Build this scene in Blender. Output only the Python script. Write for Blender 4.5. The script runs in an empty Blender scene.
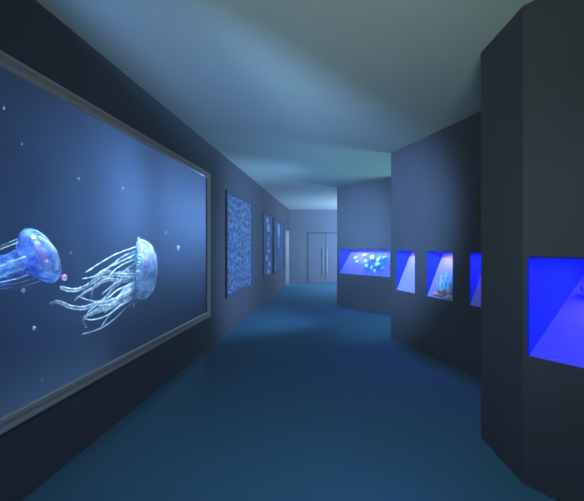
import bpy, bmesh, math, random
from mathutils import Vector, Matrix
random.seed(7)
SC = bpy.context.scene
COL = SC.collection
F, CX, CY, EYE = 400.0, 334.0, 246.5, 1.49       # focal length (px), vanishing point, eye height
PI = math.pi

# ------------------------------------------------------------------ helpers
def tag(o, label=None, cat=None, group=None, kind=None):
    if label: o['label'] = label
    if cat: o['category'] = cat
    if group: o['group'] = group
    if kind: o['kind'] = kind
    return o

def empty(name, loc):
    o = bpy.data.objects.new(name, None); COL.objects.link(o)
    o.location = loc; o.empty_display_size = 0.1
    return o

def obj(name, bm, mat, parent=None, smooth=False, recalc=True):
    if recalc: bmesh.ops.recalc_face_normals(bm, faces=bm.faces[:])
    me = bpy.data.meshes.new(name); bm.to_mesh(me); bm.free()
    if smooth:
        for p in me.polygons: p.use_smooth = True
    me.materials.append(mat)
    o = bpy.data.objects.new(name, me); COL.objects.link(o)
    if parent is not None:
        o.parent = parent
        bpy.context.view_layer.update()
        o.matrix_parent_inverse = parent.matrix_world.inverted()
    return o

def recentre(o):
    """put the origin of a top-level mesh at its own centre"""
    vs = [v.co for v in o.data.vertices]
    c = sum(vs, Vector()) / len(vs)
    o.data.transform(Matrix.Translation(-c)); o.location = c
    return o

def quad(bm, *pts):
    return bm.faces.new([bm.verts.new(p) for p in pts])

def box(bm, lo, hi, bev=0.0):
    r = bmesh.ops.create_cube(bm, size=1.0)
    lo, hi = Vector(lo), Vector(hi)
    for v in r['verts']:
        v.co = Vector([(lo[i] + hi[i]) / 2 + v.co[i] * (hi[i] - lo[i]) for i in range(3)])
    if bev:
        es = list({e for v in r['verts'] for e in v.link_edges})
        bmesh.ops.bevel(bm, geom=es, offset=bev, segments=2, affect='EDGES', profile=0.5)

def prism(bm, poly, z0, z1):
    """upright prism over a footprint polygon"""
    a = [bm.verts.new((x, y, z0)) for x, y in poly]
    b = [bm.verts.new((x, y, z1)) for x, y in poly]
    n = len(poly)
    bm.faces.new(a); bm.faces.new(b)
    for i in range(n):
        j = (i + 1) % n
        bm.faces.new((a[i], a[j], b[j], b[i]))

def frame_of(axis):
    a = Vector(axis).normalized()
    up = Vector((0, 0, 1)) if abs(a.z) < 0.9 else Vector((1, 0, 0))
    u = a.cross(up).normalized(); v = u.cross(a).normalized()
    return a, u, v

def lathe(bm, org, axis, prof, n=40, wob=None):
    """prof: (distance along axis, radius)"""
    a, u, v = frame_of(axis); org = Vector(org); rings = []
    for k, (t, r) in enumerate(prof):
        ring = []
        for i in range(n):
            th = 2 * PI * i / n
            rr = r * (1 + (wob(k, th) if wob else 0))
            ring.append(bm.verts.new(org + a * t + (u * math.cos(th) + v * math.sin(th)) * rr))
        rings.append(ring)
    for k in range(len(rings) - 1):
        for i in range(n):
            j = (i + 1) % n
            bm.faces.new((rings[k][i], rings[k][j], rings[k + 1][j], rings[k + 1][i]))
    if prof[0][1] > 1e-4: bm.faces.new(rings[0]) if prof[0][1] < 0.02 else None
    return rings

def spline(pts, m=6):
    pts = [Vector(p) for p in pts]; out = []
    P = [pts[0] * 2 - pts[1]] + pts + [pts[-1] * 2 - pts[-2]]
    for i in range(1, len(P) - 2):
        for k in range(m):
            t = k / m
            out.append(0.5 * ((2 * P[i]) + (P[i + 1] - P[i - 1]) * t + (2 * P[i - 1] - 5 * P[i] + 4 * P[i + 1] - P[i + 2]) * t * t
                              + (3 * P[i] - P[i - 1] - 3 * P[i + 1] + P[i + 2]) * t ** 3))
    out.append(pts[-1])
    return out

def tube(bm, pts, r0, r1, n=7, ruffle=0.0, flat=1.0):
    """tapered tube along a smooth line; ruffle makes the lacy edge of an oral arm"""
    L = spline(pts); N = len(L); rings = []
    ph = random.random() * 9
    for k, p in enumerate(L):
        d = (L[min(k + 1, N - 1)] - L[max(k - 1, 0)])
        a, u, v = frame_of(d)
        t = k / (N - 1); r = r0 + (r1 - r0) * t
        ring = []
        for i in range(n):
            th = 2 * PI * i / n
            rr = r * (1 + ruffle * math.sin(3 * th + k * 1.9 + ph) + 0.6 * ruffle * math.sin(k * 2.7 + ph * 2 + th))
            ring.append(bm.verts.new(p + u * math.cos(th) * rr * flat + v * math.sin(th) * rr))
        rings.append(ring)
    for k in range(N - 1):
        for i in range(n):
            j = (i + 1) % n
            bm.faces.new((rings[k][i], rings[k][j], rings[k + 1][j], rings[k + 1][i]))
    bm.faces.new(rings[0]); bm.faces.new(rings[-1])

def ray_x(px, py, X):
    """point at side distance X on the sight line of a pixel"""
    z = X * F / (px - CX)
    return Vector((X, z, EYE - (py - CY) * z / F))

# ------------------------------------------------------------------ materials
def mat(name, col, rough=0.6, spec=0.3, noise=None, bump=None, metal=0.0):
    m = bpy.data.materials.new(name); m.use_nodes = True
    nt = m.node_tree; b = nt.nodes['Principled BSDF']
    b.inputs['Base Color'].default_value = (*col, 1); b.inputs['Roughness'].default_value = rough
    b.inputs['Specular IOR Level'].default_value = spec; b.inputs['Metallic'].default_value = metal
    if noise or bump:
        tc = nt.nodes.new('ShaderNodeTexCoord')
    if noise:
        sc_, amt = noise
        n = nt.nodes.new('ShaderNodeTexNoise'); n.inputs['Scale'].default_value = sc_; n.inputs['Detail'].default_value = 5
        nt.links.new(tc.outputs['Object'], n.inputs['Vector'])
        r = nt.nodes.new('ShaderNodeMapRange'); r.inputs['To Min'].default_value = 1 - amt; r.inputs['To Max'].default_value = 1 + amt
        nt.links.new(n.outputs['Fac'], r.inputs['Value'])
        x = nt.nodes.new('ShaderNodeVectorMath'); x.operation = 'SCALE'; x.inputs[0].default_value = col
        nt.links.new(r.outputs['Result'], x.inputs['Scale'])
        nt.links.new(x.outputs['Vector'], b.inputs['Base Color'])
    if bump:
        sc_, st = bump
        n = nt.nodes.new('ShaderNodeTexNoise'); n.inputs['Scale'].default_value = sc_; n.inputs['Detail'].default_value = 3
        nt.links.new(tc.outputs['Object'], n.inputs['Vector'])
        bp = nt.nodes.new('ShaderNodeBump'); bp.inputs['Strength'].default_value = st; bp.inputs['Distance'].default_value = 0.01
        nt.links.new(n.outputs['Fac'], bp.inputs['Height']); nt.links.new(bp.outputs['Normal'], b.inputs['Normal'])
    return m

M = {}
M['wall'] = mat('charcoal wall paint', (0.068, 0.065, 0.080), 0.8, 0.06, (3.0, 0.10), (160, 0.06))
M['ceil'] = mat('ceiling paint', (0.54, 0.60, 0.53), 0.85, 0.1, (1.5, 0.05))
M['carpet'] = mat('teal carpet', (0.050, 0.150, 0.225), 0.95, 0.05, (220, 0.30), (300, 0.4))
M['endwall'] = mat('grey end wall', (0.15, 0.165, 0.22), 0.7, 0.05, (2.0, 0.06))
M['door'] = mat('grey door paint', (0.140, 0.155, 0.21), 0.5, 0.3, (2.0, 0.05))
M['doorframe'] = mat('dark door frame', (0.075, 0.085, 0.125), 0.5, 0.3, (2.0, 0.05))
M['steel'] = mat('brushed steel', (0.34, 0.37, 0.44), 0.5, 0.3, (30, 0.05), None, 0.3)
M['white'] = mat('white reveal paint', (0.36, 0.36, 0.38), 0.6, 0.2, (3, 0.04))
M['frame'] = mat('weathered taupe moulding', (0.44, 0.37, 0.28), 0.6, 0.15, (14, 0.16))
M['bead'] = mat('taupe moulding edge', (0.52, 0.45, 0.37), 0.55, 0.2, (14, 0.10))
M['dark'] = mat('black frame', (0.05, 0.06, 0.10), 0.7, 0.05, (4, 0.05))
M['backdrop'] = mat('blue tank lining', (0.12, 0.19, 0.33), 0.9, 0.0, (1.2, 0.06))
M['niche_side'] = mat('ultramarine niche paint', (0.010, 0.035, 0.85), 0.6, 0.1, (4, 0.05))
M['board_wide'] = mat('violet niche board', (0.115, 0.11, 0.85), 0.6, 0.1, (4, 0.04))
M['board'] = mat('lavender niche board', (0.36, 0.33, 0.80), 0.6, 0.1, (4, 0.04))
M['board_sea'] = mat('lavender niche board with sea picture', (0.27, 0.26, 0.80), 0.6, 0.1)
M['fish'] = mat('pale aqua fish', (0.60, 1.0, 1.0), 0.35, 0.4, (25, 0.12))
M['fin'] = mat('aqua fin', (0.20, 0.62, 0.85), 0.4, 0.4, (25, 0.12))
M['fishdark'] = mat('slate blue fish', (0.05, 0.07, 0.28), 0.4, 0.4, (25, 0.2))
M['eye'] = mat('fish eye', (0.02, 0.02, 0.03), 0.2, 0.5, (5, 0.02))
M['coral'] = mat('aqua coral', (0.30, 0.80, 0.90), 0.7, 0.2, (40, 0.3), (60, 0.4))
M['coralpink'] = mat('tan coral', (0.60, 0.50, 0.55), 0.7, 0.2, (40, 0.3), (60, 0.4))
M['rock'] = mat('brown reef rock', (0.42, 0.24, 0.17), 0.8, 0.2, (25, 0.5), (40, 0.8))
M['sand'] = mat('pale coral sand', (0.78, 0.62, 0.50), 0.9, 0.1, (60, 0.2), (120, 0.5))
M['lampcase'] = mat('white lamp housing', (0.6, 0.6, 0.62), 0.5, 0.3, (5, 0.03))

def jelly_mat(name, col, opac, gloss, rim=0.5, tint2=None, sc=9.0):
    """clear flesh: mostly see-through face on, denser at the rim, with milky veins"""
    m = bpy.data.materials.new(name); m.use_nodes = True
    nt = m.node_tree; nt.nodes.clear(); N = nt.nodes.new; Lk = nt.links.new
    out = N('ShaderNodeOutputMaterial'); tr = N('ShaderNodeBsdfTransparent')
    di = N('ShaderNodeBsdfDiffuse'); tl = N('ShaderNodeBsdfTranslucent'); gl = N('ShaderNodeBsdfGlossy')
    gl.inputs['Roughness'].default_value = 0.15; gl.inputs['Color'].default_value = (0.9, 0.95, 1, 1)
    tc = N('ShaderNodeTexCoord'); no = N('ShaderNodeTexNoise'); no.inputs['Scale'].default_value = sc; no.inputs['Detail'].default_value = 6
    Lk(tc.outputs['Object'], no.inputs['Vector'])
    ramp = N('ShaderNodeValToRGB'); ramp.color_ramp.elements[0].position = 0.42; ramp.color_ramp.elements[1].position = 0.60
    ramp.color_ramp.elements[0].color = (*(tint2 or col), 1); ramp.color_ramp.elements[1].color = (*col, 1)
    Lk(no.outputs['Fac'], ramp.inputs['Fac'])
    for n in (di, tl): Lk(ramp.outputs['Color'], n.inputs['Color'])
    m1 = N('ShaderNodeMixShader'); m1.inputs[0].default_value = 0.5; Lk(di.outputs[0], m1.inputs[1]); Lk(tl.outputs[0], m1.inputs[2])
    m2 = N('ShaderNodeMixShader'); m2.inputs[0].default_value = gloss; Lk(m1.outputs[0], m2.inputs[1]); Lk(gl.outputs[0], m2.inputs[2])
    lw = N('ShaderNodeLayerWeight'); lw.inputs['Blend'].default_value = 0.35
    mr = N('ShaderNodeMapRange'); mr.inputs['To Min'].default_value = opac; mr.inputs['To Max'].default_value = min(1, opac + rim)
    Lk(lw.outputs['Facing'], mr.inputs['Value'])
    mu = N('ShaderNodeMath'); mu.operation = 'MULTIPLY'; Lk(mr.outputs[0], mu.inputs[0])
    mr2 = N('ShaderNodeMapRange'); mr2.inputs['From Min'].default_value = 0.35; mr2.inputs['From Max'].default_value = 0.65
    mr2.inputs['To Min'].default_value = 0.55; mr2.inputs['To Max'].default_value = 1.25
    Lk(no.outputs['Fac'], mr2.inputs['Value']); Lk(mr2.outputs[0], mu.inputs[1]); mu.use_clamp = True
    m3 = N('ShaderNodeMixShader'); Lk(mu.outputs[0], m3.inputs[0]); Lk(tr.outputs[0], m3.inputs[1]); Lk(m2.outputs[0], m3.inputs[2])
    Lk(m3.outputs[0], out.inputs['Surface'])
    return m
M['bell'] = jelly_mat('clear jellyfish bell', (0.60, 0.82, 1.0), 0.17, 0.14, 0.60, (0.30, 0.45, 0.90))
M['gut'] = jelly_mat('milky jellyfish lining', (0.85, 0.97, 1.0), 0.55, 0.05, 0.3, (0.35, 0.70, 0.95), 14)
M['arm'] = jelly_mat('milky oral arm', (0.80, 0.93, 1.0), 0.27, 0.03, 0.38, (0.60, 0.80, 1.0), 16)
M['tent'] = jelly_mat('fine tentacle', (0.80, 0.92, 1.0), 0.42, 0.0, 0.3, (0.6, 0.8, 1.0), 16)
M['bell2'] = jelly_mat('deep blue jellyfish bell', (0.34, 0.60, 1.0), 0.30, 0.12, 0.5, (0.06, 0.14, 0.85), 7)
M['arm2'] = jelly_mat('blue jellyfish oral arm', (0.42, 0.72, 1.0), 0.35, 0.05, 0.35, (0.10, 0.26, 0.80), 8)
M['pink'] = jelly_mat('pink jellyfish organ', (1.0, 0.62, 0.75), 0.5, 0.05, 0.3, (0.8, 0.5, 0.9), 14)
M['rimglint'] = jelly_mat('painted jellyfish rim highlight', (0.9, 1.0, 1.0), 0.8, 0.1, 0.2)
M['faint'] = jelly_mat('faint jellyfish arm', (0.75, 0.88, 1.0), 0.16, 0.0, 0.2)
M['speck'] = jelly_mat('drifting speck', (0.8, 0.92, 1.0), 0.45, 0.03, 0.2)
M['dimspeck'] = jelly_mat('faint drifting speck', (0.7, 0.85, 1.0), 0.13, 0.02, 0.2)

def glass_mat():
    m = bpy.data.materials.new('tank glass'); m.use_nodes = True
    nt = m.node_tree; nt.nodes.clear(); N = nt.nodes.new
    out = N('ShaderNodeOutputMaterial'); tr = N('ShaderNodeBsdfTransparent'); gl = N('ShaderNodeBsdfGlossy')
    tr.inputs['Color'].default_value = (0.96, 0.98, 1, 1); gl.inputs['Roughness'].default_value = 0.02
    mx = N('ShaderNodeMixShader'); mx.inputs[0].default_value = 0.012
    nt.links.new(tr.outputs[0], mx.inputs[1]); nt.links.new(gl.outputs[0], mx.inputs[2]); nt.links.new(mx.outputs[0], out.inputs['Surface'])
    return m
M['glass'] = glass_mat()

def screen_mat(name, kind, back, front, strength, scale):
    """a lit display panel showing a pattern"""
    m = bpy.data.materials.new(name); m.use_nodes = True
    nt = m.node_tree; b = nt.nodes['Principled BSDF']; N = nt.nodes.new; Lk = nt.links.new
    tc = N('ShaderNodeTexCoord'); mp = N('ShaderNodeMapping'); Lk(tc.outputs['Object'], mp.inputs['Vector'])
    ramp = N('ShaderNodeValToRGB')
    ramp.color_ramp.elements[0].color = (*back, 1); ramp.color_ramp.elements[1].color = (*front, 1)
    if kind == 'lace':
        no = N('ShaderNodeTexNoise'); no.inputs['Scale'].default_value = 4; Lk(mp.outputs[0], no.inputs['Vector'])
        ad = N('ShaderNodeVectorMath'); ad.operation = 'MULTIPLY_ADD'; ad.inputs[1].default_value = (.25, .25, .25)
        Lk(no.outputs['Color'], ad.inputs[0]); Lk(mp.outputs[0], ad.inputs[2])
        vo = N('ShaderNodeTexVoronoi'); vo.feature = 'DISTANCE_TO_EDGE'; vo.inputs['Scale'].default_value = scale
        Lk(ad.outputs[0], vo.inputs['Vector'])
        ramp.color_ramp.elements[0].color = (*front, 1); ramp.color_ramp.elements[1].color = (*back, 1)
        ramp.color_ramp.elements[0].position = 0.03; ramp.color_ramp.elements[1].position = 0.16
        Lk(vo.outputs['Distance'], ramp.inputs['Fac'])
    else:
        no = N('ShaderNodeTexNoise'); no.inputs['Scale'].default_value = scale; no.inputs['Detail'].default_value = 4
        Lk(mp.outputs[0], no.inputs['Vector'])
        ramp.color_ramp.elements[0].position = 0.45; ramp.color_ramp.elements[1].position = 0.75
        Lk(no.outputs['Fac'], ramp.inputs['Fac'])
    Lk(ramp.outputs['Color'], b.inputs['Base Color']); Lk(ramp.outputs['Color'], b.inputs['Emission Color'])
    b.inputs['Emission Strength'].default_value = strength; b.inputs['Roughness'].default_value = 0.5
    b.inputs['Specular IOR Level'].default_value = 0.1
    return m
M['lace'] = screen_mat('lit coral lace picture', 'lace', (0.024, 0.040, 0.085), (0.105, 0.165, 0.27), 0.12, 8.0)
M['sea'] = screen_mat('lit deep sea picture', 'mist', (0.024, 0.045, 0.10), (0.07, 0.12, 0.23), 0.12, 2.5)
def glow_mat(name, col, s):
    m = mat(name, col, 0.5, 0.1, (6, 0.05)); b = m.node_tree.nodes['Principled BSDF']
    b.inputs['Emission Color'].default_value = (*col, 1); b.inputs['Emission Strength'].default_value = s
    return m
M['picture_jelly'] = glow_mat('lit pale jellyfish picture', (0.14, 0.24, 0.46), 0.25)
M['led'] = glow_mat('blue led strip', (0.25, 0.25, 1.0), 3.0)

def sea_board():
    nt = M['board_sea'].node_tree; b = nt.nodes['Principled BSDF']; N = nt.nodes.new; Lk = nt.links.new
    tc = N('ShaderNodeTexCoord'); no = N('ShaderNodeTexNoise'); no.inputs['Scale'].default_value = 7; no.inputs['Detail'].default_value = 5
    Lk(tc.outputs['Object'], no.inputs['Vector'])
    gr = N('ShaderNodeTexGradient'); gr.gradient_type = 'SPHERICAL'
    mp = N('ShaderNodeMapping'); mp.vector_type = 'TEXTURE'
    mp.inputs['Location'].default_value = SEA_C; mp.inputs['Scale'].default_value = (0.55, 0.55, 0.42)
    Lk(tc.outputs['Object'], mp.inputs['Vector']); Lk(mp.outputs[0], gr.inputs['Vector'])
    ad = N('ShaderNodeMath'); ad.operation = 'MULTIPLY_ADD'; ad.inputs[1].default_value = 0.9; ad.inputs[2].default_value = -0.35
    Lk(no.outputs['Fac'], ad.inputs[0])
    a2 = N('ShaderNodeMath'); a2.operation = 'ADD'; Lk(ad.outputs[0], a2.inputs[0]); Lk(gr.outputs['Fac'], a2.inputs[1])
    ra = N('ShaderNodeValToRGB'); ra.color_ramp.elements[0].position = 0.22; ra.color_ramp.elements[1].position = 0.62
    ra.color_ramp.elements[0].color = (0.27, 0.26, 0.80, 1); ra.color_ramp.elements[1].color = (0.03, 0.20, 0.58, 1)
    Lk(a2.outputs[0], ra.inputs['Fac']); Lk(ra.outputs['Color'], b.inputs['Base Color'])

# ------------------------------------------------------------------ room shell
DY0, DY1, DH = 15.1, 16.2, 2.1
H = 3.0; DW = -1.83; ZE = 16.4; XR = 4.6; YB = -3.0
TZ0, TZ1, TB, TT = 1.0, 5.86, 0.47, 2.555      # outer edge of tank frame on the left wall
TY0_, TY1_ = -0.5, 13.0
TH = 0.03                                       # left wall thickness
def struct(name, bm, m, label=None, parent=None):
    o = obj(name, bm, m, parent)
    if parent is None: tag(o, label, None, None, 'structure')
    return o

bm = bmesh.new(); box(bm, (DW - TH, YB, -0.1), (XR, ZE + 0.2, 0.0)); box(bm, (-3.9, DY0 - .1, -0.1), (DW - TH, DY1 + .1, 0.0)); struct('floor', bm, M['carpet'], 'dark teal carpeted corridor floor')
bm = bmesh.new(); box(bm, (DW - TH, YB, H), (XR, ZE + 0.2, H + 0.1)); box(bm, (-3.9, DY0 - .1, H), (DW - TH, DY1 + .1, H + 0.1)); struct('ceiling', bm, M['ceil'], 'plain matte corridor ceiling')

# left wall with the tank opening and the doorway at its far end
op = 0.06
bm = bmesh.new()
X0, X1 = DW - TH, DW
box(bm, (X0, YB, 0), (X1, TZ0 + op, H))
box(bm, (X0, TZ0 + op, 0), (X1, TZ1 - op, TB + op)); box(bm, (X0, TZ0 + op, TT - op), (X1, TZ1 - op, H))
box(bm, (X0, TZ1 - op, 0), (X1, DY0, H)); box(bm, (X0, DY0, DH), (X1, DY1, H)); box(bm, (X0, DY1, 0), (X1, ZE, H))
box(bm, (X0, TY0_, -2.25), (X1, TY1_, 0)); box(bm, (X0, TY0_, H), (X1, TY1_, 3.95))
struct('wall_left', bm, M['wall'], 'long charcoal wall holding the jellyfish tank and the lit pictures')
# lit jambs of the doorway
bm = bmesh.new()
box(bm, (X0 - 0.12, DY1 - 0.03, 0), (X1 + 0.012, DY1 + 0.0, DH)); box(bm, (X0 - 0.12, DY0, 0), (X1 + 0.012, DY0 + 0.03, DH))
box(bm, (X0 - 0.12, DY0 + 0.03, DH - 0.03), (X1 + 0.012, DY1 - 0.03, DH))
struct('trim_1', bm, M['white'], 'pale jamb of the side doorway at the far end')
bm = bmesh.new()
box(bm, (-3.8, DY1 + 0.01, 0), (X0, DY1 + 0.1, H)); box(bm, (-3.8, DY0 - 0.1, 0), (X0, DY0 - 0.01, H)); box(bm, (-3.9, DY0 - 0.1, 0), (-3.8, DY1 + 0.1, H))
struct('wall_side', bm, M['white'], 'pale walls of the side passage beyond the doorway')
# end wall with double door
bm = bmesh.new()
DX0, DX1, DT = -1.11, 0.41, 2.09
box(bm, (DW - TH, ZE, 0), (DX0, ZE + 0.12, H)); box(bm, (DX1, ZE, 0), (XR, ZE + 0.12, H)); box(bm, (DX0, ZE, DT), (DX1, ZE + 0.12, H))
struct('wall_back', bm, M['endwall'], 'grey end wall of the corridor')
bm = bmesh.new()
fw = 0.06
box(bm, (DX0, ZE - 0.012, 0), (DX0 + fw, ZE + 0.1, DT)); box(bm, (DX1 - fw, ZE - 0.012, 0), (DX1, ZE + 0.1, DT)); box(bm, (DX0 + fw, ZE - 0.012, DT - fw), (DX1 - fw, ZE + 0.1, DT))
d = struct('door_1', bm, M['doorframe'], 'grey double door with two tall steel pull handles in the end wall')
mid = (DX0 + DX1) / 2
for s in (-1, 1):
    a, b = (DX0 + fw, mid - 0.006) if s < 0 else (mid + 0.006, DX1 - fw)
    bm = bmesh.new(); box(bm, (a + 0.004, ZE + 0.01, 0.01), (b, ZE + 0.06, DT - fw - 0.004), 0.004)
    lf = obj('door_leaf', bm, M['door'], d)
    hx = mid + s * 0.065
    bm = bmesh.new()
    tube(bm, [(hx, ZE - 0.055, 0.30), (hx, ZE - 0.055, 0.9), (hx, ZE - 0.055, 1.43)], 0.015, 0.015, 10)
    for hz in (0.42, 1.31): tube(bm, [(hx, ZE - 0.055, hz), (hx, ZE - 0.02, hz), (hx, ZE + 0.012, hz)], 0.012, 0.012, 8)
    obj('handle', bm, M['steel'], lf, True)
bm = bmesh.new(); box(bm, (DX0 - .1, ZE + .1, 0), (DX1 + .1, ZE + .14, DT)); 
# outer walls beyond the display walls and behind the viewer
bm.free()
bm = bmesh.new(); box(bm, (XR, YB, 0), (XR + 0.1, ZE + 0.12, H)); struct('wall_outer', bm, M['endwall'], 'outer wall behind the angled display walls')
bm = bmesh.new(); box(bm, (-3.9, YB - 0.1, 0), (XR + 0.1, YB, H)); struct('wall_front', bm, M['wall'], 'wall closing the near end of the corridor')

# ------------------------------------------------------------------ angled display walls on the right
class Plane:
    def __init__(s, x0, y0, slope):
        s.o = Vector((x0, y0)); s.d = Vector((slope, -1)).normalized(); s.n = Vector((-s.d.y, s.d.x))   # n points into the wall
        if s.n.x < 0: s.n = -s.n
    def p(s, t, h, dep=0.0):
        q = s.o + s.d * t + s.n * dep
        return Vector((q.x, q.y, h))
    def t_of(s, px):
        k = (px - CX) / F                    # X = k*y
        return (k * s.o.y - s.o.x) / (s.d.x - k * s.d.y)

PA = Plane(1.186, 2.51, 0.74)
PB = Plane(0.924, 6.486, 0.353)
PC = Plane(0.077, 10.26, 0.819)
NB, NT = 0.812, 1.417
def holes_face(bm, P, t0, t1, holes):
    """front face of a display wall with rectangular openings"""
    ts = sorted({t0, t1} | {h[0] for h in holes} | {h[1] for h in holes})
    for a, b in zip(ts[:-1], ts[1:]):
        hole = any(h[0] <= a + 1e-6 and b <= h[1] + 1e-6 for h in holes)
        for z0, z1 in ((0, NB), (NB, NT), (NT, H)):
            if hole and z0 == NB: continue
            quad(bm, P.p(a, z0), P.p(b, z0), P.p(b, z1), P.p(a, z1))
def display_wall(name, P, L, thick, holes, label, lead=None):
    bm = bmesh.new()
    holes_face(bm, P, 0, L, holes)
    pts = [P.p(L, 0), P.p(L, 0, thick), P.p(0, 0, thick)]
    if lead: pts = [P.p(L, 0), P.p(L, 0, thick), Vector((lead.x + thick * 0.9, lead.y, 0)), lead]
    pts = pts + [P.p(0, 0)]
    for a, b in zip(pts[:-1], pts[1:]):
        quad(bm, a, b, Vector((b.x, b.y, H)), Vector((a.x, a.y, H)))
    bmesh.ops.remove_doubles(bm, verts=bm.verts[:], dist=1e-4)
    o = obj(name, bm, M['wall'])
    tag(o, label, None, None, 'structure')
    return o
tb1, tb2, tb3 = PB.t_of(396.8), PB.t_of(427.3), PB.t_of(470.2)
WB = 0.565
hA = [(PA.t_of(529), PA.t_of(529) + 1.25)]
hB = [(tb1, PB.t_of(414.8)), (tb2, PB.t_of(452.6)), (tb3, tb3 + WB)]
hC = [(PC.t_of(339.6), PC.t_of(390.2))]
display_wall('wall_right', PA, 4.2, 1.35, hA, 'nearest charcoal display wall with one blue niche', Vector((1.1455, 3.117, 0)))
display_wall('wall_right', PB, 2.75, 0.5, hB, 'middle angled charcoal display wall with three blue niches')
display_wall('wall_right', PC, 2.3, 0.7, hC, 'farthest angled display wall with one wide niche of fish')

def area(name, loc, aim, sx, sy, power, col, parent=None, spread=180):
    l = bpy.data.lights.new(name, 'AREA'); l.shape = 'RECTANGLE'; l.size = sx; l.size_y = sy
    l.energy = power; l.color = col; l.spread = math.radians(spread)
    o = bpy.data.objects.new(name, l); COL.objects.link(o)
    o.location = loc
    o.rotation_euler = (Vector(aim) - Vector(loc)).to_track_quat('-Z', 'Y').to_euler()
    return o
def spot(name, loc, aim, power, col, ang, blend=1.0, rad=0.15):
    l = bpy.data.lights.new(name, 'SPOT'); l.energy = power; l.color = col; l.spot_size = math.radians(ang)
    l.spot_blend = blend; l.shadow_soft_size = rad
    o = bpy.data.objects.new(name, l); COL.objects.link(o); o.location = loc
    o.rotation_euler = (Vector(aim) - Vector(loc)).to_track_quat('-Z', 'Y').to_euler()
    return o

NICHE_COL = (0.26, 0.22, 1.0)
def niche(P, t0, t1, dep, label, power, board='board'):
    """a wedge-shaped lit recess: upright sides, and a board rising from the front sill to the back of the top"""
    e = empty('display_niche', P.p((t0 + t1) / 2, NB)); tag(e, label, 'display niche', 'lit blue niches in the display walls')
    g = 0.0
    def slab(a, th):               # thin solid from a polygon
        bm = bmesh.new(); f = bm.faces.new([bm.verts.new(q) for q in a])
        f.normal_update()
        r = bmesh.ops.extrude_face_region(bm, geom=[f]); vs = [v for v in r['geom'] if isinstance(v, bmesh.types.BMVert)]
        bmesh.ops.translate(bm, verts=vs, vec=th); return bm
    d3 = Vector((P.d.x, P.d.y, 0)); n3 = Vector((P.n.x, P.n.y, 0))
    o1 = obj('sloped_board', slab([P.p(t0, NB), P.p(t1, NB), P.p(t1, NT, dep), P.p(t0, NT, dep)], n3 * 0.02 + Vector((0, 0, -0.004))), M[board], e)
    for t, s in ((t0, -1), (t1, 1)):
        obj('side_panel', slab([P.p(t, NB), P.p(t, NT), P.p(t, NT, dep)], d3 * 0.015 * s), M['niche_side'], e)
    obj('top_panel', slab([P.p(t0, NT), P.p(t1, NT), P.p(t1, NT, dep), P.p(t0, NT, dep)], Vector((0, 0, 0.015))), M['niche_side'], e)
    # lamp strip under the top
    c = P.p((t0 + t1) / 2, NT - 0.012, dep * 0.48); w = (t1 - t0) * 0.86
    bm = bmesh.new()
    a = [P.p(t0 + 0.05, NT - 0.012, dep * 0.48 - 0.012), P.p(t1 - 0.05, NT - 0.012, dep * 0.48 - 0.012), P.p(t1 - 0.05, NT - 0.012, dep * 0.48 + 0.012), P.p(t0 + 0.05, NT - 0.012, dep * 0.48 + 0.012)]
    bm.free(); obj('lamp_strip', slab(a, Vector((0, 0, 0.012))), M['lampcase'], e)
    l = area('niche_light', c + Vector((0, 0, -0.006)), c + Vector((0, 0, -1)), w * 0.85, dep * 0.3, power, NICHE_COL)
    ang = math.atan2(P.d.y, P.d.x); l.rotation_euler = (0, 0, ang)
    return e, o1
SEA_C = tuple(PC.p((hC[0][0] + hC[0][1]) / 2 + 0.25, NB + 0.29, 0.21))
sea_board()
nA = niche(PA, *hA[0], 1.0, 'largest blue niche, in the nearest display wall', 17, 'board_wide')
nB1 = niche(PB, *hB[0], 0.265, 'empty blue niche in the middle display wall, nearest the wide fish niche', 2.9)
nB2 = niche(PB, *hB[1], 0.265, 'blue niche with coral on its sill, centre of the middle display wall', 3.4)
nB3 = niche(PB, *hB[2], 0.265, 'blue niche half hidden behind the nearest display wall', 2.9)
nC = niche(PC, *hC[0], 0.44, 'wide blue niche with a shoal of pale fish, in the farthest display wall', 10, 'board_sea')

def on_board(P, dep, px, py, off=0.0):
    """point on a niche board seen at a pixel, raised off the board by off"""
    d = Vector(((px - CX) / F, 1.0, -(py - CY) / F))
    n = P.p(0, NB) * 0
    a = Vector((P.d.x, P.d.y, 0)); b = (P.p(0, NT, dep) - P.p(0, NB)); n = a.cross(b).normalized()
    if n.y > 0: n = -n
    O = Vector((0, 0, EYE)); q = O + d * ((P.p(0, NB) - O).dot(n) / d.dot(n))
    return q + n * off, a, n

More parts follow.
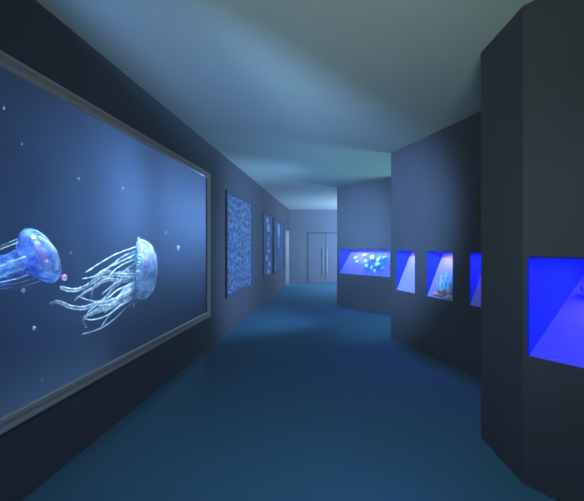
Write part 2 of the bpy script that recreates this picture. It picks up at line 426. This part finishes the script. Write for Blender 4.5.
def make_fish(pos, dirv, nrm, length, tall, mb, mf, label, group, up=None):
    """small fish figure on a stub, its flank towards the viewer"""
    dirv = dirv.normalized(); nrm = (nrm - dirv * nrm.dot(dirv)).normalized(); v = nrm.cross(dirv)
    e = empty('fish_figure', pos - nrm * 0.03); tag(e, label, 'fish figure', group)
    prof = [(-.5, .10), (-.42, .14), (-.3, .26), (-.12, .43), (.08, .50), (.26, .44), (.38, .30), (.46, .15), (.5, .02)]
    bm = bmesh.new(); n = 14; rings = []
    for t, r in prof:
        rings.append([bm.verts.new(pos + dirv * t * length + v * (r * tall * math.cos(2 * PI * i / n)) + nrm * (r * 0.42 * tall * math.sin(2 * PI * i / n))) for i in range(n)])
    for k in range(len(rings) - 1):
        for i in range(n):
            bm.faces.new((rings[k][i], rings[k][(i + 1) % n], rings[k + 1][(i + 1) % n], rings[k + 1][i]))
    bm.faces.new(rings[0]); bm.faces.new(rings[-1])
    obj('body', bm, mb, e, True)
    def fin(name, pts):
        bm = bmesh.new(); P_ = [pos + dirv * x * length + v * y * tall for x, y in pts]
        th = nrm * 0.006
        a = [bm.verts.new(q - th) for q in P_]; b = [bm.verts.new(q + th) for q in P_]
        bm.faces.new(a); bm.faces.new(b)
        for i in range(len(a)): bm.faces.new((a[i], a[(i + 1) % len(a)], b[(i + 1) % len(a)], b[i]))
        obj(name, bm, mf, e)
    fin('tail_fin', [(-.46, .08), (-.78, .36), (-.68, 0), (-.78, -.36), (-.46, -.08)])
    fin('dorsal_fin', [(.15, .44), (-.05, .66), (-.32, .48), (-.26, .25)])
    fin('anal_fin', [(.05, -.44), (-.12, -.62), (-.34, -.42), (-.24, -.25)])
    bm = bmesh.new(); bmesh.ops.create_icosphere(bm, subdivisions=2, radius=0.07 * tall)
    bmesh.ops.translate(bm, verts=bm.verts[:], vec=pos + dirv * .32 * length + v * .08 * tall + nrm * .15 * tall)
    obj('eye', bm, M['eye'], e, True)
    bm = bmesh.new(); tube(bm, [pos - nrm * 0.05, pos - nrm * 0.03, pos], 0.006, 0.006, 6); obj('stub', bm, mf, e)
    return e

shoal = [(356.4, 258.8, 15, 1.0, 'upper of the two pale fish leading at the left of the wide niche shoal'),
         (357.8, 262.3, -10, 1.05, 'lower of the two pale fish leading at the left of the wide niche shoal'),
         (365.3, 256.0, 5, 0.95, 'pale fish figure at the upper middle of the wide niche shoal'),
         (373.0, 258.4, -20, 1.35, 'big pale fish figure at the top of the wide niche shoal'),
         (379.2, 260.6, 80, 1.2, 'upright aqua fish figure at the upper right of the wide niche shoal'),
         (366.2, 262.3, -12, 1.1, 'aqua fish figure in the very middle of the wide niche shoal'),
         (367.2, 266.6, -28, 1.15, 'pale fish figure tilted below the middle of the wide niche shoal'),
         (378.0, 265.4, 10, 1.35, 'long pale fish figure at the right of the wide niche shoal'),
         (372.6, 268.6, -60, 0.95, 'steeply tilted fish figure low in the wide niche shoal'),
         (375.6, 271.8, -35, 0.95, 'lowest fish figure in the wide niche shoal'),
         (384.6, 258.6, 20, 0.9, 'dim blue fish figure at the far upper right of the wide niche shoal'),
         (383.6, 269.0, -15, 0.9, 'dim blue fish figure at the lower right of the wide niche shoal')]
for px, py, ang, s, lab in shoal:
    p, a, n = on_board(PC, 0.44, px, py, 0.045)
    dv = (-a); dv = Matrix.Rotation(math.radians(ang), 3, n) @ dv
    dim = lab.startswith('dim')
    make_fish(p, dv, n, 0.125 * s, 0.088 * s, M['fin'] if dim else M['fish'], M['fin'], lab, 'fish figures in the wide niche')
p, a, n = on_board(PA, 1.0, 590, 296, 0.06)
make_fish(p, -a, n, 0.105, 0.08, M['fishdark'], M['fishdark'], 'dark slate fish figure on the board of the largest niche', None)

# coral on the sill of the middle niche
def coral_thing():
    p, a, n = on_board(PB, 0.265, 446, 292.5, 0.0)
    up = Vector((0, 0, 1)); bdir = (PB.p(0, NT, .265) - PB.p(0, NB)).normalized()
    e = empty('coral_figure', p); tag(e, 'branching aqua coral on brown rocks in the middle blue niche', 'coral')
    bm = bmesh.new(); bmesh.ops.create_icosphere(bm, subdivisions=3, radius=1)
    for v_ in bm.verts:
        c = v_.co.copy(); k = 1 + 0.22 * math.sin(5 * c.x + 3 * c.y) + 0.14 * math.sin(9 * c.z + 7 * c.x)
        v_.co = p + a * c.x * 0.13 * k + bdir * c.y * 0.045 * k + n * c.z * 0.035 * k
    obj('rock_base', bm, M['rock'], e, True)
    rnd = random.Random(3)
    for i, (t, lean, h, m) in enumerate(((-.07, -.4, .20, 'coral'), (-.03, -.1, .27, 'coral'), (.015, .15, .31, 'coral'), (.06, .35, .22, 'coral'), (-.10, -.7, .12, 'coralpink'), (.10, .7, .13, 'coralpink'))):
        bm = bmesh.new(); b0 = p + a * t + n * 0.02
        d1 = (bdir + a * lean).normalized()
        tube(bm, [b0, b0 + d1 * h * .5 + n * .02, b0 + d1 * h + n * .03], 0.016, 0.008, 8, 0.12)
        for k in range(5):
            f = .3 + .13 * k; q = b0 + d1 * h * f + n * .02; s = 1 if k % 2 else -1
            dd = (d1 + a * s * rnd.uniform(.6, 1.1) + n * rnd.uniform(-.1, .5)).normalized()
            tube(bm, [q, q + dd * .035, q + dd * .05 + d1 * .035], 0.010, 0.006, 6, 0.12)
        obj('branch', bm, M[m], e, True)
    return e
coral_thing()
for i, (px, py, r, m, lab) in enumerate(((437, 294.2, .035, 'sand', 'pale sandy stone left of the coral in the middle blue niche'),
                                         (441.5, 295.8, .026, 'rock', 'small brown stone at the foot of the coral in the middle blue niche'),
                                         (450.3, 297.3, .032, 'sand', 'pale sandy stone right of the coral in the middle blue niche'))):
    p, a, n = on_board(PB, 0.265, px, py, r * 0.45)
    bm = bmesh.new(); bmesh.ops.create_icosphere(bm, subdivisions=3, radius=1)
    for v_ in bm.verts:
        c = v_.co.copy(); k = 1 + 0.16 * math.sin(4 * c.x + 3 * c.y + i) + 0.1 * math.sin(8 * c.z + 6 * c.y)
        v_.co = p + Vector((c.x * 1.3, c.y * 1.3, c.z * .8)) * r * k
    tag(recentre(obj('stone', bm, M[m], None, True)), lab, 'stone', 'stones in the coral niche')

# ------------------------------------------------------------------ jellyfish tank in the left wall
BX = -3.3; TKB, TKT = -2.2, 3.9
tank = empty('aquarium_tank', (DW, (TZ0 + TZ1) / 2, TB)); tag(tank, 'huge blue jellyfish tank with taupe frame set in the left wall', 'aquarium')
TY0, TY1 = -0.5, 13.0
bm = bmesh.new()                                 # lining: back, floor, lid and ends of the tank
r_ = 0.35
foot = [(X0 - 0.005, TY0), (BX, TY0)]
foot = [(X0 - .004, TY0)] + [(BX + r_ - r_ * math.sin(k * PI / 12), TY0 + r_ - r_ * math.cos(k * PI / 12)) for k in range(7)] + \
       [(BX + r_ - r_ * math.cos(k * PI / 12), TY1 - r_ + r_ * math.sin(k * PI / 12)) for k in range(7)] + [(X0 - .004, TY1)]
for a, b in zip(foot[:-1], foot[1:]):
    quad(bm, (*a, TKB), (*b, TKB), (*b, TKT), (*a, TKT))
bm.faces.new([bm.verts.new((*q, TKB)) for q in foot]); bm.faces.new([bm.verts.new((*q, TKT)) for q in foot])
bmesh.ops.remove_doubles(bm, verts=bm.verts[:], dist=1e-4)
obj('tank_lining', bm, M['backdrop'], tank)
bm = bmesh.new(); box(bm, (DW - 0.022, TZ0 + op, TB + op), (DW - 0.010, TZ1 - op, TT - op)); obj('glass_pane', bm, M['glass'], tank)
def ring(bm, o_, i_, x0, x1):
    """rectangular picture-frame ring: o_/i_ are insets from the tank frame's outer edge"""
    def rect(k, x): return [Vector((x, TZ0 + k, TB + k)), Vector((x, TZ1 - k, TB + k)), Vector((x, TZ1 - k, TT - k)), Vector((x, TZ0 + k, TT - k))]
    L = [[bm.verts.new(q) for q in rect(k, x)] for k, x in ((o_, x0), (o_, x1), (i_, x1), (i_, x0))]
    for q in range(4):
        A, B = L[q], L[(q + 1) % 4]
        for i in range(4): bm.faces.new((A[i], A[(i + 1) % 4], B[(i + 1) % 4], B[i]))
bm = bmesh.new(); ring(bm, 0.0, 0.062, DW - 0.002, DW + 0.012)
fr = obj('frame', bm, M['frame'], tank)
bm = bmesh.new(); ring(bm, 0.0, 0.018, DW + 0.012, DW + 0.022); obj('outer_bead', bm, M['bead'], fr)
bm = bmesh.new(); ring(bm, 0.050, 0.074, DW - 0.008, DW + 0.018); obj('inner_bead', bm, M['bead'], fr)

# --- big clear jellyfish with trailing arms
def jelly_clear():
    C = ray_x(140.5, 270, -2.45)
    v = Vector((C.x, C.y, 0)).normalized(); r = Vector((v.y, -v.x, 0)); ax = (r + Vector((0, 0, -0.035))).normalized()
    R, T = 0.385, 0.20
    e = empty('jellyfish', C - Vector((0, 0, R))); tag(e, 'large clear jellyfish trailing long white lacy arms, near the middle of the tank', 'jellyfish', 'jellyfish in the tank')
    prof = [(T * math.cos(q), R * math.sin(q) ** 0.9) for q in [PI / 2 * k / 12 for k in range(13)]]
    prof[0] = (T, 0.001)
    prof += [(-0.035, R * 0.985), (-0.06, R * 0.93), (-0.03, R * 0.90)] + [(T * 0.78 * math.cos(q), R * 0.86 * math.sin(q)) for q in [PI / 2 * (1 - k / 8) for k in range(1, 8)]]
    bm = bmesh.new(); lathe(bm, C, ax, prof, 48, lambda k, th: 0.02 * math.cos(16 * th) * (1 if 10 < k < 16 else 0.3))
    bell = obj('bell', bm, M['bell'], e, True)
    # milky lining and stomach
    bm = bmesh.new(); lathe(bm, C, ax, [(0.10, 0.02), (0.095, R * .35), (0.05, R * .62), (-0.01, R * .80), (-0.045, R * .86), (-.05, R * .80), (-0.02, R * .60), (-0.03, R * .3)], 48,
                            lambda k, th: 0.07 * math.cos(8 * th + k) + 0.04 * math.cos(19 * th - k))
    obj('lining', bm, M['gut'], e, True)
    a, u, w = frame_of(ax)
    bm = bmesh.new()
    for k in range(4):
        th = k * PI / 2 + 0.5; c = C + ax * 0.06 + (u * math.cos(th) + w * math.sin(th)) * R * 0.42
        tube(bm, [c + (u * math.cos(th + s) + w * math.sin(th + s)) * 0.09 for s in (-2, -1, 0, 1, 2)], 0.022, 0.022, 8, 0.15)
    obj('stomach_pouch', bm, M['pink'], e, True)
    # lappets hanging at the lower rim
    for k in range(24):
        th = 2 * PI * k / 24; d = u * math.cos(th) + w * math.sin(th)
        bm = bmesh.new(); q = C + d * R * 0.95
        ln = 0.13 if d.z < -0.93 else 0.05
        tube(bm, [q - ax * 0.02, q - ax * (0.02 + ln * .25) + d * ln * .4, q - ax * (0.02 + ln * .3) + d * ln], 0.030, 0.006, 7)
        obj('lappet', bm, M['gut'], e, True)
    def L(pts, x0, x1):
        n = len(pts); return [ray_x(50 + p[0] / 4.556, 230 + p[1] / 4.556, x0 + (x1 - x0) * i / (n - 1)) for i, p in enumerate(pts)]
    arms = [([(398, 205), (320, 205), (260, 190), (205, 228), (150, 263), (100, 274), (50, 262)], .030, .020, -2.45, -2.35),
            ([(398, 225), (330, 232), (260, 226), (205, 258), (150, 290), (112, 320)], .034, .010, -2.5, -2.6),
            ([(400, 250), (335, 298), (265, 328), (200, 340), (150, 355), (95, 350), (40, 328), (0, 335)], .036, .016, -2.4, -2.3),
            ([(402, 270), (345, 318), (285, 348), (225, 368), (168, 392), (152, 408), (166, 445)], .036, .012, -2.45, -2.45),
            ([(396, 215), (345, 225), (290, 262), (250, 310), (205, 345), (170, 380)], .034, .014, -2.5, -2.5),
            ([(396, 190), (330, 190), (270, 212), (215, 225), (192, 290), (186, 342)], .026, .010, -2.55, -2.6),
            ([(398, 235), (350, 262), (310, 310), (270, 345), (230, 355), (180, 385)], .034, .020, -2.42, -2.4)]
    for pts, r0, r1, x0, x1 in arms:
        bm = bmesh.new(); tube(bm, L(pts, x0, x1), r0 * .72, r1 * .72, 9, 0.26, 0.6); obj('oral_arm', bm, M['arm'], e, True)
    tents = [[(400, 74), (300, 110), (230, 150), (165, 192)], [(398, 106), (310, 150), (240, 188), (200, 212), (150, 222)],
             [(396, 130), (345, 150), (300, 178), (270, 210)], [(396, 146), (350, 178), (310, 212), (285, 232)],
             [(398, 160), (360, 195), (330, 215), (240, 290)], [(412, 306), (352, 350), (300, 400), (250, 438), (200, 460), (150, 474)],
             [(408, 300), (330, 340), (262, 388), (200, 408), (160, 404)], [(398, 240), (310, 272), (260, 312), (200, 325), (130, 302)],
             [(404, 290), (340, 328), (285, 372), (255, 410), (235, 440)], [(398, 250), (330, 285), (290, 330), (250, 378)],
             [(397, 120), (330, 140), (260, 176), (215, 230)], [(400, 92), (330, 122), (270, 168), (225, 190)]]
    for i, pts in enumerate(tents):
        x = -2.3 - 0.05 * (i % 6)
        bm = bmesh.new(); tube(bm, L(pts, -2.45, x), .009, .006, 6, 0.15); obj('tentacle', bm, M['tent'], e, True)
jelly_clear()

# --- blue jellyfish leaving the picture on the left
def jelly_blue():
    C = ray_x(40, 256, -2.4)
    v = Vector((C.x, C.y, 0)).normalized(); r = Vector((v.y, -v.x, 0)); ax = (r + Vector((0, 0, 0.44))).normalized()
    R, T = 0.235, 0.115
    e = empty('jellyfish', C - Vector((0, 0, R))); tag(e, 'deep blue jellyfish with thick trailing stalk and white rim highlight, nearest the viewer', 'jellyfish', 'jellyfish in the tank')
    prof = [(T, 0.001)] + [(T * math.cos(q), R * math.sin(q) ** 0.85) for q in [PI / 2 * k / 10 for k in range(1, 11)]]
    prof += [(-0.04, R * 0.93), (-0.08, R * 0.74), (-0.115, R * 0.52), (-0.10, R * .48), (-0.03, R * .78), (0.04, R * .70), (0.08, R * .45)]
    bm = bmesh.new(); lathe(bm, C, ax, prof, 44, lambda k, th: 0.03 * math.cos(8 * th) * (1 if k > 9 else 0.4))
    obj('bell', bm, M['bell2'], e, True)
    a, u, w = frame_of(ax)
    # rim highlight modelled as a pale crescent on the side turned to the corridor
    bm = bmesh.new(); vis = -v
    pts = []
    for k in range(9):
        th = -0.75 + k * 0.1875; d = (vis * math.cos(th) + Vector((0, 0, 1)) * math.sin(th)); d = (d - ax * d.dot(ax)).normalized()
        pts.append(C + ax * (T * 0.25 + 0.075 * math.cos(th * 1.6)) + d * R * (0.97 - 0.10 * math.cos(th * 1.6)))
    tube(bm, pts, 0.012, 0.012, 8, 0.1); obj('rim_highlight', bm, M['rimglint'], e, True)
    for k in range(4):
        th = k * PI / 2 + 0.3; c = C + ax * 0.02 + (u * math.cos(th) + w * math.sin(th)) * R * 0.5
        bm = bmesh.new(); tube(bm, [c + (u * math.cos(th + s) + w * math.sin(th + s)) * 0.05 for s in (-2, -1, 0, 1, 2)], 0.022, 0.022, 8, 0.2)
        obj('stomach_pouch', bm, M['pink'] if k in (0, 2) else M['gut'], e, True)
    # gathered stalk of oral arms
    for k in range(5):
        th = 2 * PI * k / 5; d = u * math.cos(th) + w * math.sin(th)
        bm = bmesh.new()
        pts = [C - ax * 0.02 + d * .08, C - ax * 0.12 + d * .058, C - ax * 0.20 + d * .052, C - ax * 0.32 + d * .066, C - ax * 0.46 + d * .085, C - ax * .60 + d * .08]
        tube(bm, pts, 0.055, 0.055, 12, 0.14); obj('oral_arm', bm, M['arm2'], e, True)
    for k in range(8):
        th = 2 * PI * k / 8 + .2; d = u * math.cos(th) + w * math.sin(th)
        bm = bmesh.new(); tube(bm, [C - ax * .08 + d * R * .8, C - ax * .2 + d * R * .75, C - ax * .36 + d * R * .55, C - ax * .6 + d * R * .62], 0.006, 0.004, 6); obj('tentacle', bm, M['tent'], e, True)
jelly_blue()

# --- a third jellyfish mostly hidden beyond the far edge of the window
def jelly_far():
    C = ray_x(217, 281, -2.3)
    v = Vector((C.x, C.y, 0)).normalized(); r = Vector((v.y, -v.x, 0)); ax = (r + Vector((0, 0, 0.3))).normalized()
    R, T = 0.15, 0.10
    e = empty('jellyfish', C - Vector((0, 0, R))); tag(e, 'faint jellyfish hidden beyond the far frame edge, only wispy arms showing', 'jellyfish', 'jellyfish in the tank')
    prof = [(T, 0.001)] + [(T * math.cos(q), R * math.sin(q) ** 0.9) for q in [PI / 2 * k / 8 for k in range(1, 9)]] + [(-0.03, R * .95), (-.02, R * .85), (.04, R * .6)]
    bm = bmesh.new(); lathe(bm, C, ax, prof, 32); obj('bell', bm, M['bell'], e, True)
    for pts in (((214, 280), (209, 276), (205, 279), (203, 287), (201, 298)), ((214, 283), (209, 284), (206, 290), (207, 300)), ((214, 279), (208, 272), (203, 273), (199, 271)), ((214, 284), (209, 292), (204, 299), (200, 300))):
        bm = bmesh.new(); tube(bm, [ray_x(px, py, -2.3) for px, py in pts], .016, .009, 7, 0.25); obj('oral_arm', bm, M['faint'], e, True)
jelly_far()

# --- drifting specks
specks = [(178.3, 248, .030, 1, 'bright long speck drifting between the clear jellyfish and the far frame edge'),
          (64.5, 277.5, .042, 0, 'pinkish blurred speck just behind the rim of the blue jellyfish'),
          (23.5, 290.5, .020, 1, 'bright speck under the stalk of the blue jellyfish'),
          (71.5, 252, .016, 0, 'faint speck right of the blue jellyfish'), (34, 328, .022, 1, 'bright speck low in the tank below both jellyfish'),
          (42, 380, .016, 0, 'lowest faint speck, close to the bottom frame of the tank'), (4, 108, .014, 0, None), (22, 144, .016, 0, None), (23, 165, .014, 0, None),
          (22.5, 173, .012, 0, None), (79, 179, .020, 0, None), (123, 188, .022, 0, None), (137, 145, .020, 0, None), (106, 177, .014, 0, None), (170, 180, .020, 0, None),
          (162, 211, .018, 0, None), (166, 232, .022, 0, None), (138, 208, .018, 0, None), (146, 322, .022, 0, None)]
near = {6: 'faint speck nearest the top frame at the near end of the tank', 7: 'topmost of the three stacked faint specks at the near end of the tank', 8: 'middle of the three stacked faint specks at the near end of the tank',
        9: 'lowest of the three stacked faint specks at the near end of the tank', 10: 'faint speck in open water high above the left arms of the clear jellyfish', 11: 'faint speck in open water above the arms of the clear jellyfish',
        12: 'faint speck close under the top frame above the clear jellyfish', 13: 'tiny faint speck left of the one above the clear jellyfish arms', 14: 'faint speck high up toward the far top frame corner',
        15: 'faint speck right above the bell of the clear jellyfish', 16: 'faint speck beside the upper right of the clear jellyfish bell', 17: 'faint speck up and left of the clear jellyfish bell', 18: 'faint speck straight below the clear jellyfish bell'}
for i, (px, py, s, br, lab) in enumerate(specks):
    p = ray_x(px, py, -2.15 - 0.13 * (i % 5)); bm = bmesh.new(); bmesh.ops.create_icosphere(bm, subdivisions=2, radius=s * (0.70 if br else 0.52))
    for v_ in bm.verts: v_.co = Vector((v_.co.x, v_.co.y, v_.co.z * (1.7 if i == 0 else 1.25))) + p
    m = M['speck'] if br else M['dimspeck']
    if i == 1: m = M['pink']
    tag(recentre(obj('drifting_speck', bm, m, None, True)), lab or near[i], 'speck', 'specks drifting in the tank')

# ------------------------------------------------------------------ lit pictures further along the left wall
def picture(y0, y1, z0, z1, m, label, extras=()):
    e = empty('wall_picture', (DW, (y0 + y1) / 2, z0)); tag(e, label, 'wall picture', 'lit pictures on the left wall')
    bm = bmesh.new()
    for lo, hi in (((y0, z0), (y1, z0 + .05)), ((y0, z1 - .05), (y1, z1)), ((y0, z0 + .05), (y0 + .05, z1 - .05)), ((y1 - .05, z0 + .05), (y1, z1 - .05))):
        box(bm, (DW + .001, lo[0], lo[1]), (DW + .035, hi[0], hi[1]))
    obj('frame', bm, M['dark'], e)
    bm = bmesh.new(); box(bm, (DW + .001, y0 + .05, z0 + .05), (DW + .02, y1 - .05, z1 - .05)); obj('screen', bm, m, e)
    for name, blobs in extras:
        bm = bmesh.new()
        for (cy, cz, ry, rz) in blobs:
            vs = [bm.verts.new((DW + .0225, cy + ry * math.cos(2 * PI * k / 18) * (1 + .15 * math.sin(3 * k)), cz + rz * math.sin(2 * PI * k / 18))) for k in range(18)]
            vf = [bm.verts.new((DW + .02, v_.co.y, v_.co.z)) for v_ in vs]
            bm.faces.new(vs); bm.faces.new(vf)
            for k in range(18): bm.faces.new((vs[k], vs[(k + 1) % 18], vf[(k + 1) % 18], vf[k]))
        obj(name, bm, M['picture_jelly'], e)
picture(6.72, 8.82, 0.62, 2.45, M['lace'], 'large lit picture filled with white lacy pattern, next to the tank')
rnd = random.Random(5)
picture(10.25, 11.75, 0.68, 2.40, M['sea'], 'dim lit picture with a column of pale spots, between two other pictures',
        [('pictured_jellyfish', [(11.0 + rnd.uniform(-.25, .25), z, rnd.uniform(.10, .22), rnd.uniform(.05, .09)) for z in (0.8, 1.0, 1.18, 1.36, 1.55, 1.72, 2.2)] + [(11.05, 2.0, .26, .11)])])
picture(12.0, 14.4, 0.68, 2.35, M['sea'], 'dim lit picture with one pale upright streak, beside the far doorway',
        [('pictured_jellyfish', [(13.1, 2.0, .22, .26), (13.05, 1.7, .10, .25)])])

# ------------------------------------------------------------------ light
BLUE = (0.22, 0.42, 1.0)
# tank lamps: a tall strip beyond the far jamb, then two added fills
area('tank_end_light', (-2.05, 9.6, 2.15), (-3.3, 9.6, 2.15), 4.8, 1.0, 78, (0.43, 0.66, 1.0))
area('tank_fill_light', (-2.1, 6.7, 2.25), (-3.3, 4.9, 2.2), 0.3, 0.9, 31, (0.43, 0.66, 1.0))
area('tank_top_fill', (-2.12, 4.0, 2.95), (-2.40, 4.0, 0.0), 0.25, 3.6, 34, (0.62, 0.84, 1.0), None, 30).rotation_euler = (0, 0.16, 0)  # unseen strip above the window, added to brighten the jellyfish
# side passage and the branch at the far end
area('passage_light', (-3.3, 15.65, 2.5), (-1.3, 15.95, 0.0), 0.8, 0.8, 45, (0.62, 0.82, 1.0))
area('branch_light', (3.2, 13.8, 1.6), (0.0, 15.6, 2.5), 1.2, 1.0, 480, (0.38, 0.60, 1.0))
# unseen lamps added between the display walls for ceiling and left wall
area('recess_fill_uplight', (3.3, 7.7, 0.8), (0.6, 8.5, 3.0), 1.2, 1.0, 60, (0.30, 0.76, 0.85))
spot('recess_fill_spot', (1.40, 7.05, 1.6), (-1.83, 8.0, 1.35), 950, (0.28, 0.53, 1.0), 84)
# unseen lamps added to brighten the display walls, near ceiling and floor
spot('wall_fill_spot', (-1.2, 1.5, 2.7), (0.70, 6.5, 1.75), 3700, (0.25, 0.52, 1.0), 42)
spot('wall_fill_spot', (-1.0, 1.5, 2.85), (0.62, 9.6, 2.05), 7000, (0.25, 0.52, 1.0), 16)
area('near_ceiling_fill', (0.0, -1.2, 0.9), (0.2, 4.2, 3.0), 1.6, 0.8, 17, (0.66, 0.84, 0.76), None, 66)
area('near_floor_fill', (-0.1, 1.0, 2.94), (0.0, 2.6, 0.0), 1.2, 0.5, 18, (0.50, 0.80, 1.0), None, 100)

w = bpy.data.worlds.new('World'); SC.world = w; w.use_nodes = True
w.node_tree.nodes['Background'].inputs['Color'].default_value = (0.02, 0.03, 0.05, 1)
w.node_tree.nodes['Background'].inputs['Strength'].default_value = 0.2

vol = w.node_tree.nodes.new('ShaderNodeVolumeScatter')         # faint blue haze in the air
vol.inputs['Color'].default_value = (0.72, 0.86, 1.0, 1); vol.inputs['Density'].default_value = 0.0095; vol.inputs['Anisotropy'].default_value = 0.0
w.node_tree.links.new(vol.outputs[0], w.node_tree.nodes['World Output'].inputs['Volume'])

# ------------------------------------------------------------------ camera
cam = bpy.data.cameras.new('Camera'); co = bpy.data.objects.new('Camera', cam); COL.objects.link(co)
co.location = (0, 0, EYE); co.rotation_euler = (PI / 2, 0, 0)
cam.sensor_width = 36; cam.sensor_fit = 'HORIZONTAL'; cam.lens = F / 584 * 36
cam.shift_x = -(CX - 292) / 584; cam.shift_y = (CY - 250.5) / 584
cam.clip_start = 0.02
SC.camera = co
vs = SC.view_settings
SC.display_settings.display_device = 'sRGB'
vs.view_transform = 'Standard'; vs.look = 'None'; vs.gamma = 1; vs.use_curve_mapping = False; vs.exposure = 0.0
SC.cycles.use_denoising = True
SC.cycles.transparent_max_bounces = 32
